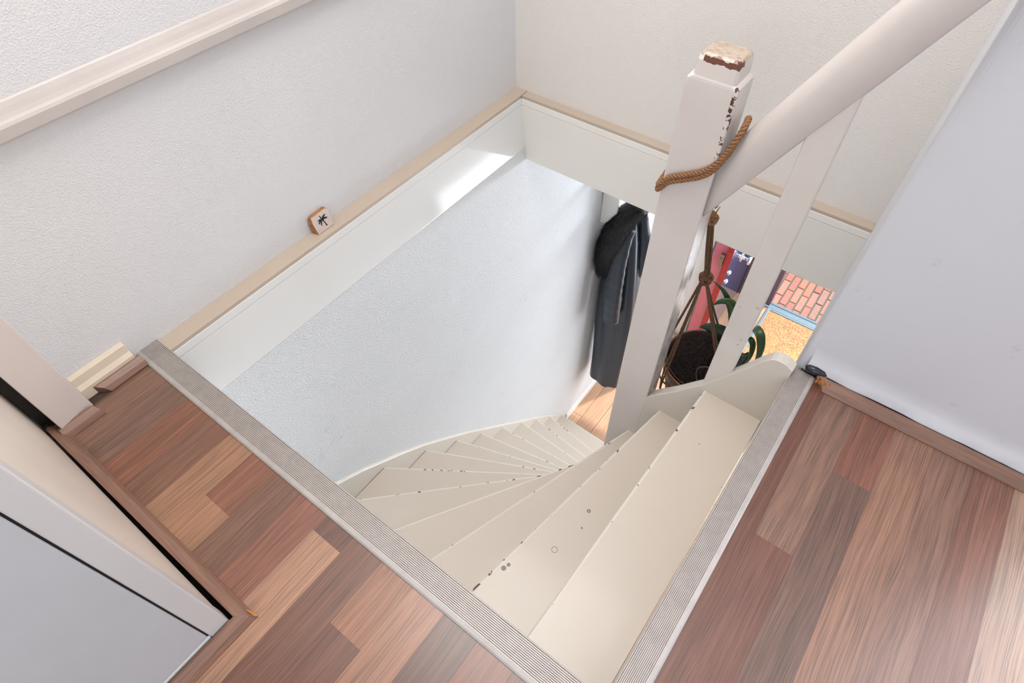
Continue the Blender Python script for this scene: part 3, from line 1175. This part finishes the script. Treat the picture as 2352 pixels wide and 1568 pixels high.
def path_between(path, s0, s1):
    out = [path_p(path, s0)]
    s = 0
    for a, b_ in zip(path[:-2], path[1:-1]):
        s += (b_ - a).length
        if s0 + 1e-4 < s < s1 - 1e-4:
            out.append(b_.copy())
    out.append(path_p(path, s1))
    return out


for k in range(1, 15):
    z = -RISE * k
    so0, so1 = path_s(outer, OP[k - 1]), path_s(outer, OP[k])
    si0, si1 = path_s(inner, IP[k - 1]), path_s(inner, IP[k])
    back = 0.028 if k > 1 else 0.0
    po = path_between(outer, so0 - back, so1)
    pi = path_between(inner, max(0, si0 - min(back, 0.4 * (si0 - (path_s(inner, IP[k - 2]) if k > 1 else 0)) + 0.004)), si1)
    A, B = po[-1], pi[-1]
    # shift vector inward (away from nosing) for the small rounded arris
    e = (B - A).normalized()
    nrm = Vector((-e.y, e.x))
    mid_back = (po[0] + pi[0]) / 2
    if nrm.dot(mid_back - (A + B) / 2) < 0:
        nrm = -nrm
    n_seg = 12
    front = [A.lerp(B, i / n_seg) for i in range(n_seg + 1)]
    poly_back = po[:-1][::-1] + []          # from near nosing back along outer
    # ring order: front A->B, then inner back, then outer forward
    rest = pi[:-1][::-1] + po[:-1]
    b = MB()
    T = 0.032

    def ring(fo, zz):
        return [Vector((p.x + nrm.x * fo, p.y + nrm.y * fo, zz)) for p in front] + [Vector((p.x, p.y, zz)) for p in rest]
    R = [ring(0.008, z - T), ring(0.002, z - T + 0.004), ring(0.0, z - T + 0.010), ring(0.0, z - 0.0045), ring(0.0012, z - 0.0014), ring(0.0042, z)]
    n = len(R[0])
    for a_ in range(len(R) - 1):
        for i in range(n):
            j = (i + 1) % n
            mi = 1 if (i < n_seg and a_ >= 2) else 0
            b.add([R[a_][i], R[a_][j], R[a_ + 1][j], R[a_ + 1][i]], [(0, 1, 2, 3)], mi)
    # thin wear strip on top behind the arris
    R2 = ring(0.0065, z)
    for i in range(n_seg):
        b.add([R[-1][i], R[-1][i + 1], R2[i + 1], R2[i]], [(0, 1, 2, 3)], 1)
    b.add(R2, [tuple(range(n))])
    b.add(R[0], [tuple(range(n))[::-1]])
    b.build('tread', [M_tread, M_edge], stair)
    # riser below this tread's nosing down to the next tread / floor
    zb = -RISE * (k + 1) if k < 14 else LOWF
    b = MB()
    off = 0.024
    q0, q1 = A + nrm * off, B + nrm * min(off, 0.024)
    q2, q3 = q1 + nrm * 0.012, q0 + nrm * 0.012
    b.add([(q.x, q.y, zb) for q in (q0, q1, q2, q3)] + [(q.x, q.y, z - T) for q in (q0, q1, q2, q3)],
          [(0, 3, 2, 1), (4, 5, 6, 7), (0, 1, 5, 4), (1, 2, 6, 5), (2, 3, 7, 6), (3, 0, 4, 7)])
    b.build('riser', M_riser, stair)
# top riser under the landing
b = MB()
b.box(1.2300, 1.243, 0.0, 0.83, -RISE, -0.026)
b.build('riser', M_riser, stair)

# wall string along the left wall (follows the treads)
top = [(0.0, -0.88), (0.164, -0.943), (0.30, -1.03), (0.405, -1.113), (0.50, -1.187), (0.608, -1.28), (0.70, -1.37), (0.80, -1.471), (0.92, -1.594), (1.043, -1.731), (1.2, -1.902), (1.368, -2.09), (1.55, -2.29), (1.72, -2.485), (1.904, -2.698)]
b = MB()
prof = [(y, z) for y, z in top] + [(1.908, LOWF), (1.6, LOWF), (0.0, -1.55)]
n = len(prof)
L0 = [(0.0565, y, z) for y, z in prof]
L1 = [(0.0695, y, z) for y, z in prof]
L2 = [(0.0715, y, z - 0.004 if i < len(top) else z) for i, (y, z) in enumerate(prof)]
b.rings([L0, L1, L2])
b.build('wall_string', M_stair_white, stair, bevel=0.002)
# outer (open side) string of the upper flight, with its curved top
st_top = [(0.925, -0.357), (0.961, -0.308), (1.0, -0.260), (1.03, -0.217), (1.063, -0.172), (1.09, -0.125), (1.117, -0.076), (1.142, -0.031), (1.160, 0.004), (1.170, 0.021), (1.179, 0.034), (1.188, 0.040), (1.200, 0.042), (1.214, 0.040), (1.2315, 0.030)]
prof = st_top + [(1.2315, -0.36), (1.12, -0.50), (1.0, -0.72), (0.925, -0.90)]
b = MB()
f0 = [(x, 0.8165, z) for x, z in prof]
f1 = [(x, 0.814, z - 0.0025 if i < len(st_top) else z) for i, (x, z) in enumerate(prof)]
k0 = [(x, 0.841, z) for x, z in prof]
b.rings([f1, f0, k0])
b.build('outer_string', M_stair_white, stair)
# lower inner string behind the newel
b = MB()
b.extrude([(0.888, -0.95), (1.3, -1.85), (1.62, -2.35), (1.9, -2.6), (1.9, LOWF), (0.888, LOWF)], 'X', 0.832, 0.868)
b.build('inner_string', M_stair_white, stair)

# newel post
b = MB()
x0, x1, y0, y1 = 0.829, 0.928, 0.8135, 0.8885


def oct_ring(x0, x1, y0, y1, c, z, zc=0.0):
    return [(x0 + c, y0, z), (x1 - c, y0, z), (x1, y0 + c, z), (x1, y1 - c, z), (x1 - c, y1, z), (x0 + c, y1, z), (x0, y1 - c, z), (x0, y0 + c, z)]


R = [oct_ring(x0, x1, y0, y1, 0.002, LOWF), oct_ring(x0, x1, y0, y1, 0.002, 0.40), oct_ring(x0, x1, y0, y1, 0.0025, 0.585),
     oct_ring(x0 + 0.001, x1 - 0.001, y0 + 0.0005, y1 - 0.001, 0.004, 0.600), oct_ring(x0 + 0.004, x1 - 0.004, y0 + 0.001, y1 - 0.003, 0.006, 0.6045),
     oct_ring(x0 + 0.010, x1 - 0.008, y0 + 0.002, y1 - 0.005, 0.005, 0.608), oct_ring(x0 + 0.012, x1 - 0.009, y0 + 0.004, y1 - 0.005, 0.005, 0.634),
     oct_ring(x0 + 0.013, x1 - 0.010, y0 + 0.008, y1 - 0.007, 0.006, 0.642), oct_ring(x0 + 0.017, x1 - 0.014, y0 + 0.013, y1 - 0.011, 0.007, 0.6455)]
b.rings(R)
b.build('newel_post', M_post, stair, bevel=0.0022)

# handrail (board with eased edges)
def rail_pt(x):
    # lower edge z for x
    xs_ = [0.9285, 0.996, 1.056, 1.12, 1.179, 1.2315]
    zs_ = [0.318, 0.440, 0.548, 0.659, 0.765, 0.857]
    for i in range(len(xs_) - 1):
        if x <= xs_[i + 1]:
            t = (x - xs_[i]) / (xs_[i + 1] - xs_[i])
            return zs_[i] + t * (zs_[i + 1] - zs_[i])
    return zs_[-1]


b = MB()
R = []
for i in range(13):
    x = 0.9285 + (1.2315 - 0.9285) * i / 12
    zl = rail_pt(x)
    H = 0.152
    sec = [(0.824, zl + 0.010), (0.8265, zl + 0.003), (0.832, zl), (0.862, zl), (0.868, zl + 0.003), (0.870, zl + 0.012), (0.870, zl + H - 0.05), (0.866, zl + H - 0.022), (0.858, zl + H - 0.005), (0.850, zl + H), (0.842, zl + H - 0.004), (0.832, zl + H - 0.02), (0.826, zl + H - 0.045)]
    R.append([(x, y, z) for y, z in sec])
b.rings(R)
b.build('handrail', M_rail, stair, smooth=True)

# baluster
b = MB()
b.add([(1.057, 0.826, -0.21), (1.1135, 0.826, -0.11), (1.1135, 0.840, -0.11), (1.057, 0.840, -0.21), (1.057, 0.826, 0.565), (1.1135, 0.826, 0.665), (1.1135, 0.840, 0.665), (1.057, 0.840, 0.565)],
      [(0, 3, 2, 1), (4, 5, 6, 7), (0, 1, 5, 4), (1, 2, 6, 5), (2, 3, 7, 6), (3, 0, 4, 7)])
b.build('baluster', M_bal, stair, bevel=0.004)
tag(stair, 'cream painted winding wooden staircase with newel post and handrail', 'staircase')

# ================================================================ hanging planter
root = empty('plant_hanger', (0.93, 0.9, 0.4))
b = MB()
# double rope round newel and rail
for dz in (0.0, -0.011):
    b.rope([(0.862, 0.902, 0.46 + dz), (0.826, 0.892, 0.405 + dz), (0.8225, 0.85, 0.378 + dz), (0.8225, 0.815, 0.366 + dz), (0.829, 0.8075, 0.372 + dz), (0.845, 0.8065, 0.395 + dz), (0.875, 0.8065, 0.414 + dz), (0.905, 0.8065, 0.434 + dz), (0.925, 0.8085, 0.455 + dz), (0.938, 0.8165, 0.480 + dz * 0.7), (0.946, 0.819, 0.505 + dz * 0.6), (0.951, 0.828, 0.527 + dz * 0.4), (0.951, 0.845, 0.538), (0.945, 0.868, 0.528), (0.938, 0.885, 0.47), (0.932, 0.893, 0.38), (0.928, 0.897, 0.30)],
           0.0036, 0.0030, 3, 0.024, step=0.003)
b.build('post_loop', M_rope, root, smooth=True)
kn = (0.947, 0.955, 0.043)
top_k = (0.9285, 0.905, 0.262)
b = MB()


def knot(b, c, r, rr=0.0042):
    c = Vector(c)
    for k in range(4):
        ax = Vector((math.cos(k * 0.8), math.sin(k * 0.8), 0.4 * math.sin(k * 2))).normalized()
        u = ax.orthogonal().normalized()
        w_ = ax.cross(u)
        pts = [c + (u * math.cos(a) + w_ * math.sin(a)) * r * (0.72 + 0.1 * math.sin(3 * a + k)) + ax * r * 0.25 * math.sin(2 * a) for a in [2 * math.pi * q / 24 for q in range(25)]]
        b.tube(pts, rr, 7)
    return b


knot(b, top_k, 0.0135, 0.0052)
b.tube([(0.925, 0.898, 0.285), (0.9285, 0.90, 0.275)], [0.006, 0.008], 8)
b.tube([(0.932, 0.905, 0.278), (0.937, 0.905, 0.300)], [0.0016, 0.0008], 5)
b.build('knot', M_rope, root, smooth=True)
b = MB()
for dx, dy in ((0.004, 0.0), (-0.004, 0.0), (0, 0.0045), (0, -0.0045)):
    b.rope([(top_k[0] + dx, top_k[1] + dy, top_k[2] - 0.01), ((top_k[0] + kn[0]) / 2 + dx * 1.3, (top_k[1] + kn[1]) / 2 + dy * 1.3, (top_k[2] + kn[2]) / 2), (kn[0] + dx, kn[1] + dy, kn[2] + 0.01)], 0.0022, 0.0021, 3, 0.018, step=0.003)
b.build('braid', M_rope_d, root, smooth=True)
b = MB()
knot(b, kn, 0.0175, 0.0065)
b.build('knot', M_rope_d, root, smooth=True)
PC = Vector((1.014, 1.018, -0.33))
PR = 0.130
for ang in (196, 232, 100, 318):
    a = math.radians(ang)
    b = MB()
    for da in (-0.05, 0.05):
        rim = PC + Vector((math.cos(a + da) * (PR + 0.004), math.sin(a + da) * (PR + 0.004), 0.006))
        low = PC + Vector((math.cos(a) * (PR - 0.002), math.sin(a) * (PR - 0.002), -0.10))
        bot = PC + Vector((0, 0, -0.185))
        k0_ = Vector(kn) + Vector((math.cos(a + da), math.sin(a + da), -1.2)) * 0.008
        b.rope([k0_, k0_.lerp(rim, 0.5) + Vector((0, 0, -0.004)), rim], 0.0019, 0.0018, 2, 0.014, step=0.003)
        b.rope([rim, low + Vector((math.cos(a), math.sin(a), 0)) * 0.002, PC + Vector((math.cos(a) * 0.085, math.sin(a) * 0.085, -0.172)), bot], 0.0019, 0.0018, 2, 0.014, step=0.004)
    b.build('cord', M_rope_d, root, smooth=True)
tag(root, 'brown twisted jute rope hanger tied round the newel post', 'plant hanger')

root = empty('potted_plant', (PC.x, PC.y, PC.z - 0.17))


def lathe_z(b, c, prof, seg=48, mi=0):
    b.rings([[(c.x + r * math.cos(2 * math.pi * k / seg), c.y + r * math.sin(2 * math.pi * k / seg), c.z + z) for k in range(seg)] for r, z in prof], mi)


b = MB()
pr = [(0.08, -0.172), (0.088, -0.165)]
z = -0.16
while z < -0.03:
    r = 0.088 + (z + 0.165) / 0.16 * 0.030
    pr += [(r + 0.0035, z), (r + 0.0005, z + 0.003)]
    z += 0.0062
pr += [(0.119, -0.028), (0.124, -0.022), (0.126, -0.004), (0.127, 0.0), (0.123, 0.001), (0.120, -0.004), (0.1, -0.06), (0.07, -0.1)]
lathe_z(b, PC, pr)
b.build('basket', M_basket, root, smooth=False)
b = MB()
lathe_z(b, PC, [(0.119, -0.05), (0.1195, 0.003), (0.1215, 0.007), (0.1185, 0.008), (0.1155, 0.003), (0.113, -0.05)])
b.build('liner', M_pot_in, root, smooth=True)
b = MB()
ns, nr = 128, 48
vs = [(PC.x, PC.y, PC.z - 0.008)]
for i in range(1, nr + 1):
    for k in range(ns):
        r = 0.1145 * i / nr
        a = 2 * math.pi * k / ns
        x, y = PC.x + r * math.cos(a), PC.y + r * math.sin(a)
        hgt = 0.012 * noise.noise(Vector((x * 70, y * 70, 1))) + 0.012 * noise.noise(Vector((x * 170, y * 170, 4))) + 0.006 * (1 - (i / nr) ** 2)
        vs.append((x, y, PC.z - 0.014 + hgt))
fs = [(0, 1 + k, 1 + (k + 1) % ns) for k in range(ns)]
for i in range(nr - 1):
    for k in range(ns):
        fs.append((1 + i * ns + k, 1 + (i + 1) * ns + k, 1 + (i + 1) * ns + (k + 1) % ns, 1 + i * ns + (k + 1) % ns))
b.add(vs, fs)
b.build('soil', M_soil, root, smooth=True)


def leaf(pts, wmax, mat=M_leaf, side=None, fold=0.25, tipw=0.0, w0=0.35):
    P = resample(pts, 0.008)
    N = len(P)
    b = MB()
    rows = []
    sv = Vector(side) if side else None
    for i, p in enumerate(P):
        t = i / (N - 1)
        tg = (P[min(i + 1, N - 1)] - P[max(i - 1, 0)]).normalized()
        s_ = sv if sv else tg.cross(Vector((0, 0, 1)))
        s_ = (s_ - tg * s_.dot(tg))
        s_.normalize()
        nn_ = tg.cross(s_)
        wd = wmax * (w0 + (1 - w0) * math.sin(min(1, t * 1.7) * math.pi / 2)) * (1 - max(0, (t - 0.55) / 0.45) ** 2.2 * (1 - tipw)) * 0.5
        row = []
        for u in (-1, -0.5, 0, 0.5, 1):
            row.append(p + s_ * u * wd + nn_ * (abs(u) ** 1.3) * wd * fold + nn_ * 0.0006)
        for u in (1, 0.5, 0, -0.5, -1):
            row.append(p + s_ * u * wd + nn_ * (abs(u) ** 1.3) * wd * fold - nn_ * 0.0006)
        rows.append(row)
    b.rings(rows)
    return b.build('leaf', mat, root, smooth=True)


PB = Vector((1.075, 1.045, -0.335))
leaf([PB, (1.065, 1.04, -0.26), (1.035, 1.02, -0.20), (0.995, 1.005, -0.172), (0.962, 0.995, -0.178)], 0.062, M_leaf_d, side=(0.25, 0.3, 1), w0=0.5)
leaf([PB, (1.055, 1.03, -0.24), (1.035, 1.01, -0.21), (1.012, 0.995, -0.225)], 0.055, M_leaf_d, side=(0.5, -0.3, 0.6))
leaf([PB, (1.06, 1.04, -0.2), (1.04, 1.03, -0.11), (1.015, 1.02, -0.065), (0.99, 1.01, -0.068), (0.975, 1.005, -0.09)], 0.040, M_leaf, side=(0.2, 0.3, 1))
leaf([PB, (1.07, 1.03, -0.2), (1.06, 1.02, -0.12), (1.045, 1.01, -0.075), (1.02, 1.0, -0.055)], 0.045, M_leaf, side=(0.8, 0.0, 0.4))
leaf([PB, (1.04, 1.05, -0.17), (1.0, 1.03, -0.06), (0.965, 1.01, -0.012), (0.948, 1.0, 0.0)], 0.020, M_leaf, side=(0.6, 0.2, 0.7))
leaf([PB, (1.085, 1.04, -0.2), (1.095, 1.02, -0.115), (1.12, 1.0, -0.105), (1.138, 0.99, -0.145), (1.142, 0.985, -0.20), (1.13, 0.98, -0.235)], 0.026, M_leaf, side=(0.5, 0.6, 0.2))
leaf([PB, (1.085, 1.03, -0.22), (1.095, 1.01, -0.15), (1.112, 1.0, -0.145), (1.122, 0.99, -0.18), (1.12, 0.985, -0.22), (1.108, 0.98, -0.245)], 0.018, M_leaf, side=(0.5, 0.6, 0.2))
leaf([PB, (1.095, 1.02, -0.25), (1.105, 1.0, -0.20), (1.105, 0.985, -0.225), (1.10, 0.98, -0.27)], 0.03, M_leaf_d, side=(0.6, 0.4, 0.3))
b = MB()
b.tube(resample([(1.06, 0.99, -0.31), (1.03, 0.965, -0.285), (1.01, 0.955, -0.30), (1.02, 0.94, -0.325), (1.04, 0.93, -0.335)], 0.006), 0.0022, 6)
b.tube(resample([(1.075, 1.02, -0.30), (1.10, 0.99, -0.225), (1.118, 0.985, -0.235)], 0.006), 0.0022, 6)
b.build('root', M_root, root, smooth=True)
tag(root, 'green strap-leaved plant in a dark soil-filled basket pot behind banister', 'potted plant')

# ================================================================ little wooden block with the palm motif
root = empty('palm_block', (-0.035, 0.54, 0.001))
# corners on the face plane (leans on the wall): local u along +y, v up the lean
U0 = Vector((-0.024, 0.506, 0.0015))
U1 = Vector((-0.024, 0.566, 0.0015))
leanv = Vector((-0.016, 0.002, 0.053))


def bp_(u, v, d=0.0):
    """u,v in 0..1 on the face; d depth behind the face"""
    p = U0.lerp(U1, u) + leanv * v
    nrm_ = Vector((-leanv.z, 0, leanv.x)).normalized()
    return p + nrm_ * d


fo = [(0.02, 0.0), (0.98, 0.0), (1.0, 0.25), (0.99, 0.5), (1.0, 0.78), (0.92, 0.99), (0.0, 0.955), (-0.03, 0.6), (0.0, 0.3)]
bo = [(-0.02, 0.02), (1.0, 0.02), (1.03, 0.3), (1.02, 0.6), (1.02, 0.85), (0.93, 1.04), (0.7, 1.03), (0.0, 1.0), (-0.12, 0.75), (-0.1, 0.5), (-0.10, 0.25)]
import itertools
N_ = 40


def loop(pts):
    P = [Vector((a, b_, 0)) for a, b_ in pts]
    out = []
    L = [(P[(i + 1) % len(P)] - P[i]).length for i in range(len(P))]
    T_ = sum(L)
    for k in range(N_):
        s = T_ * k / N_
        i = 0
        while s > L[i]:
            s -= L[i]
            i += 1
        out.append(P[i].lerp(P[(i + 1) % len(P)], s / L[i]))
    return out


F_, B_ = loop(fo), loop(bo)
rr = [[bp_(p.x, p.y, 0.0) for p in F_]]
for j in range(1, 5):
    t = j / 4
    rr.append([bp_(*(p.lerp(q, t).xy + Vector((0.018 * noise.noise(Vector((i * 0.5, j * 0.9, 2))), 0.018 * noise.noise(Vector((i * 0.4, j, 7)))))), 0.011 * t) for i, (p, q) in enumerate(zip(F_, B_))])
b = MB()
b.rings(rr)
b.build('bark_edge', M_tileb, root)
b = MB()
b.add([bp_(p.x, p.y, -0.0004) for p in F_], [tuple(range(N_))])
b.add([bp_(p.x, p.y, 0.0002) for p in F_], [tuple(range(N_))[::-1]])
b.build('face', M_tilef, root)
b = MB()


def ink(poly):
    n = len(poly)
    b.add([bp_(u, v, -0.0007) for u, v in poly] + [bp_(u, v, -0.0001) for u, v in poly], [tuple(range(n)), tuple(range(n, 2 * n))[::-1]] + [(i, (i + 1) % n, n + (i + 1) % n, n + i) for i in range(n)])


def frond(c, ang, L, droop, wd):
    """feathered palm frond in face coordinates"""
    pts = []
    x, y, a = c[0], c[1], ang
    n = 9
    for i in range(n + 1):
        pts.append((x, y, a))
        x += math.cos(a) * L / n
        y += math.sin(a) * L / n
        a += droop / n
    for i in range(n):
        (x0, y0, a0), (x1, y1, a1) = pts[i], pts[i + 1]
        w0 = wd * (0.5 + 0.9 * math.sin(math.pi * (i + 0.6) / (n + 1)))
        for sgn in (1, -1):
            nx_, ny_ = -math.sin(a0) * sgn, math.cos(a0) * sgn
            ink([(x0, y0), (x1, y1), (x1 + nx_ * w0 * 0.6 + math.cos(a0) * w0 * 0.8, y1 + ny_ * w0 * 0.6 + math.sin(a0) * w0 * 0.8), (x0 + nx_ * w0, y0 + ny_ * w0)])


c0 = (0.50, 0.58)
for ang, L, dr, wd in ((95, 0.24, 0.3, 0.022), (45, 0.29, -0.6, 0.038), (5, 0.30, -0.7, 0.040), (150, 0.24, 0.8, 0.030), (185, 0.28, 0.9, 0.030), (225, 0.30, 0.6, 0.032), (-45, 0.12, -0.6, 0.03)):
    frond(c0, math.radians(ang), L, dr, wd)
ink([(0.49, 0.56), (0.545, 0.56), (0.60, 0.38), (0.645, 0.20), (0.68, 0.17), (0.60, 0.155), (0.57, 0.18), (0.565, 0.30), (0.53, 0.43)])
b.build('palm_print', M_ink, root)
tag(root, 'small wooden block printed with a black palm tree on left ledge', 'ornament')
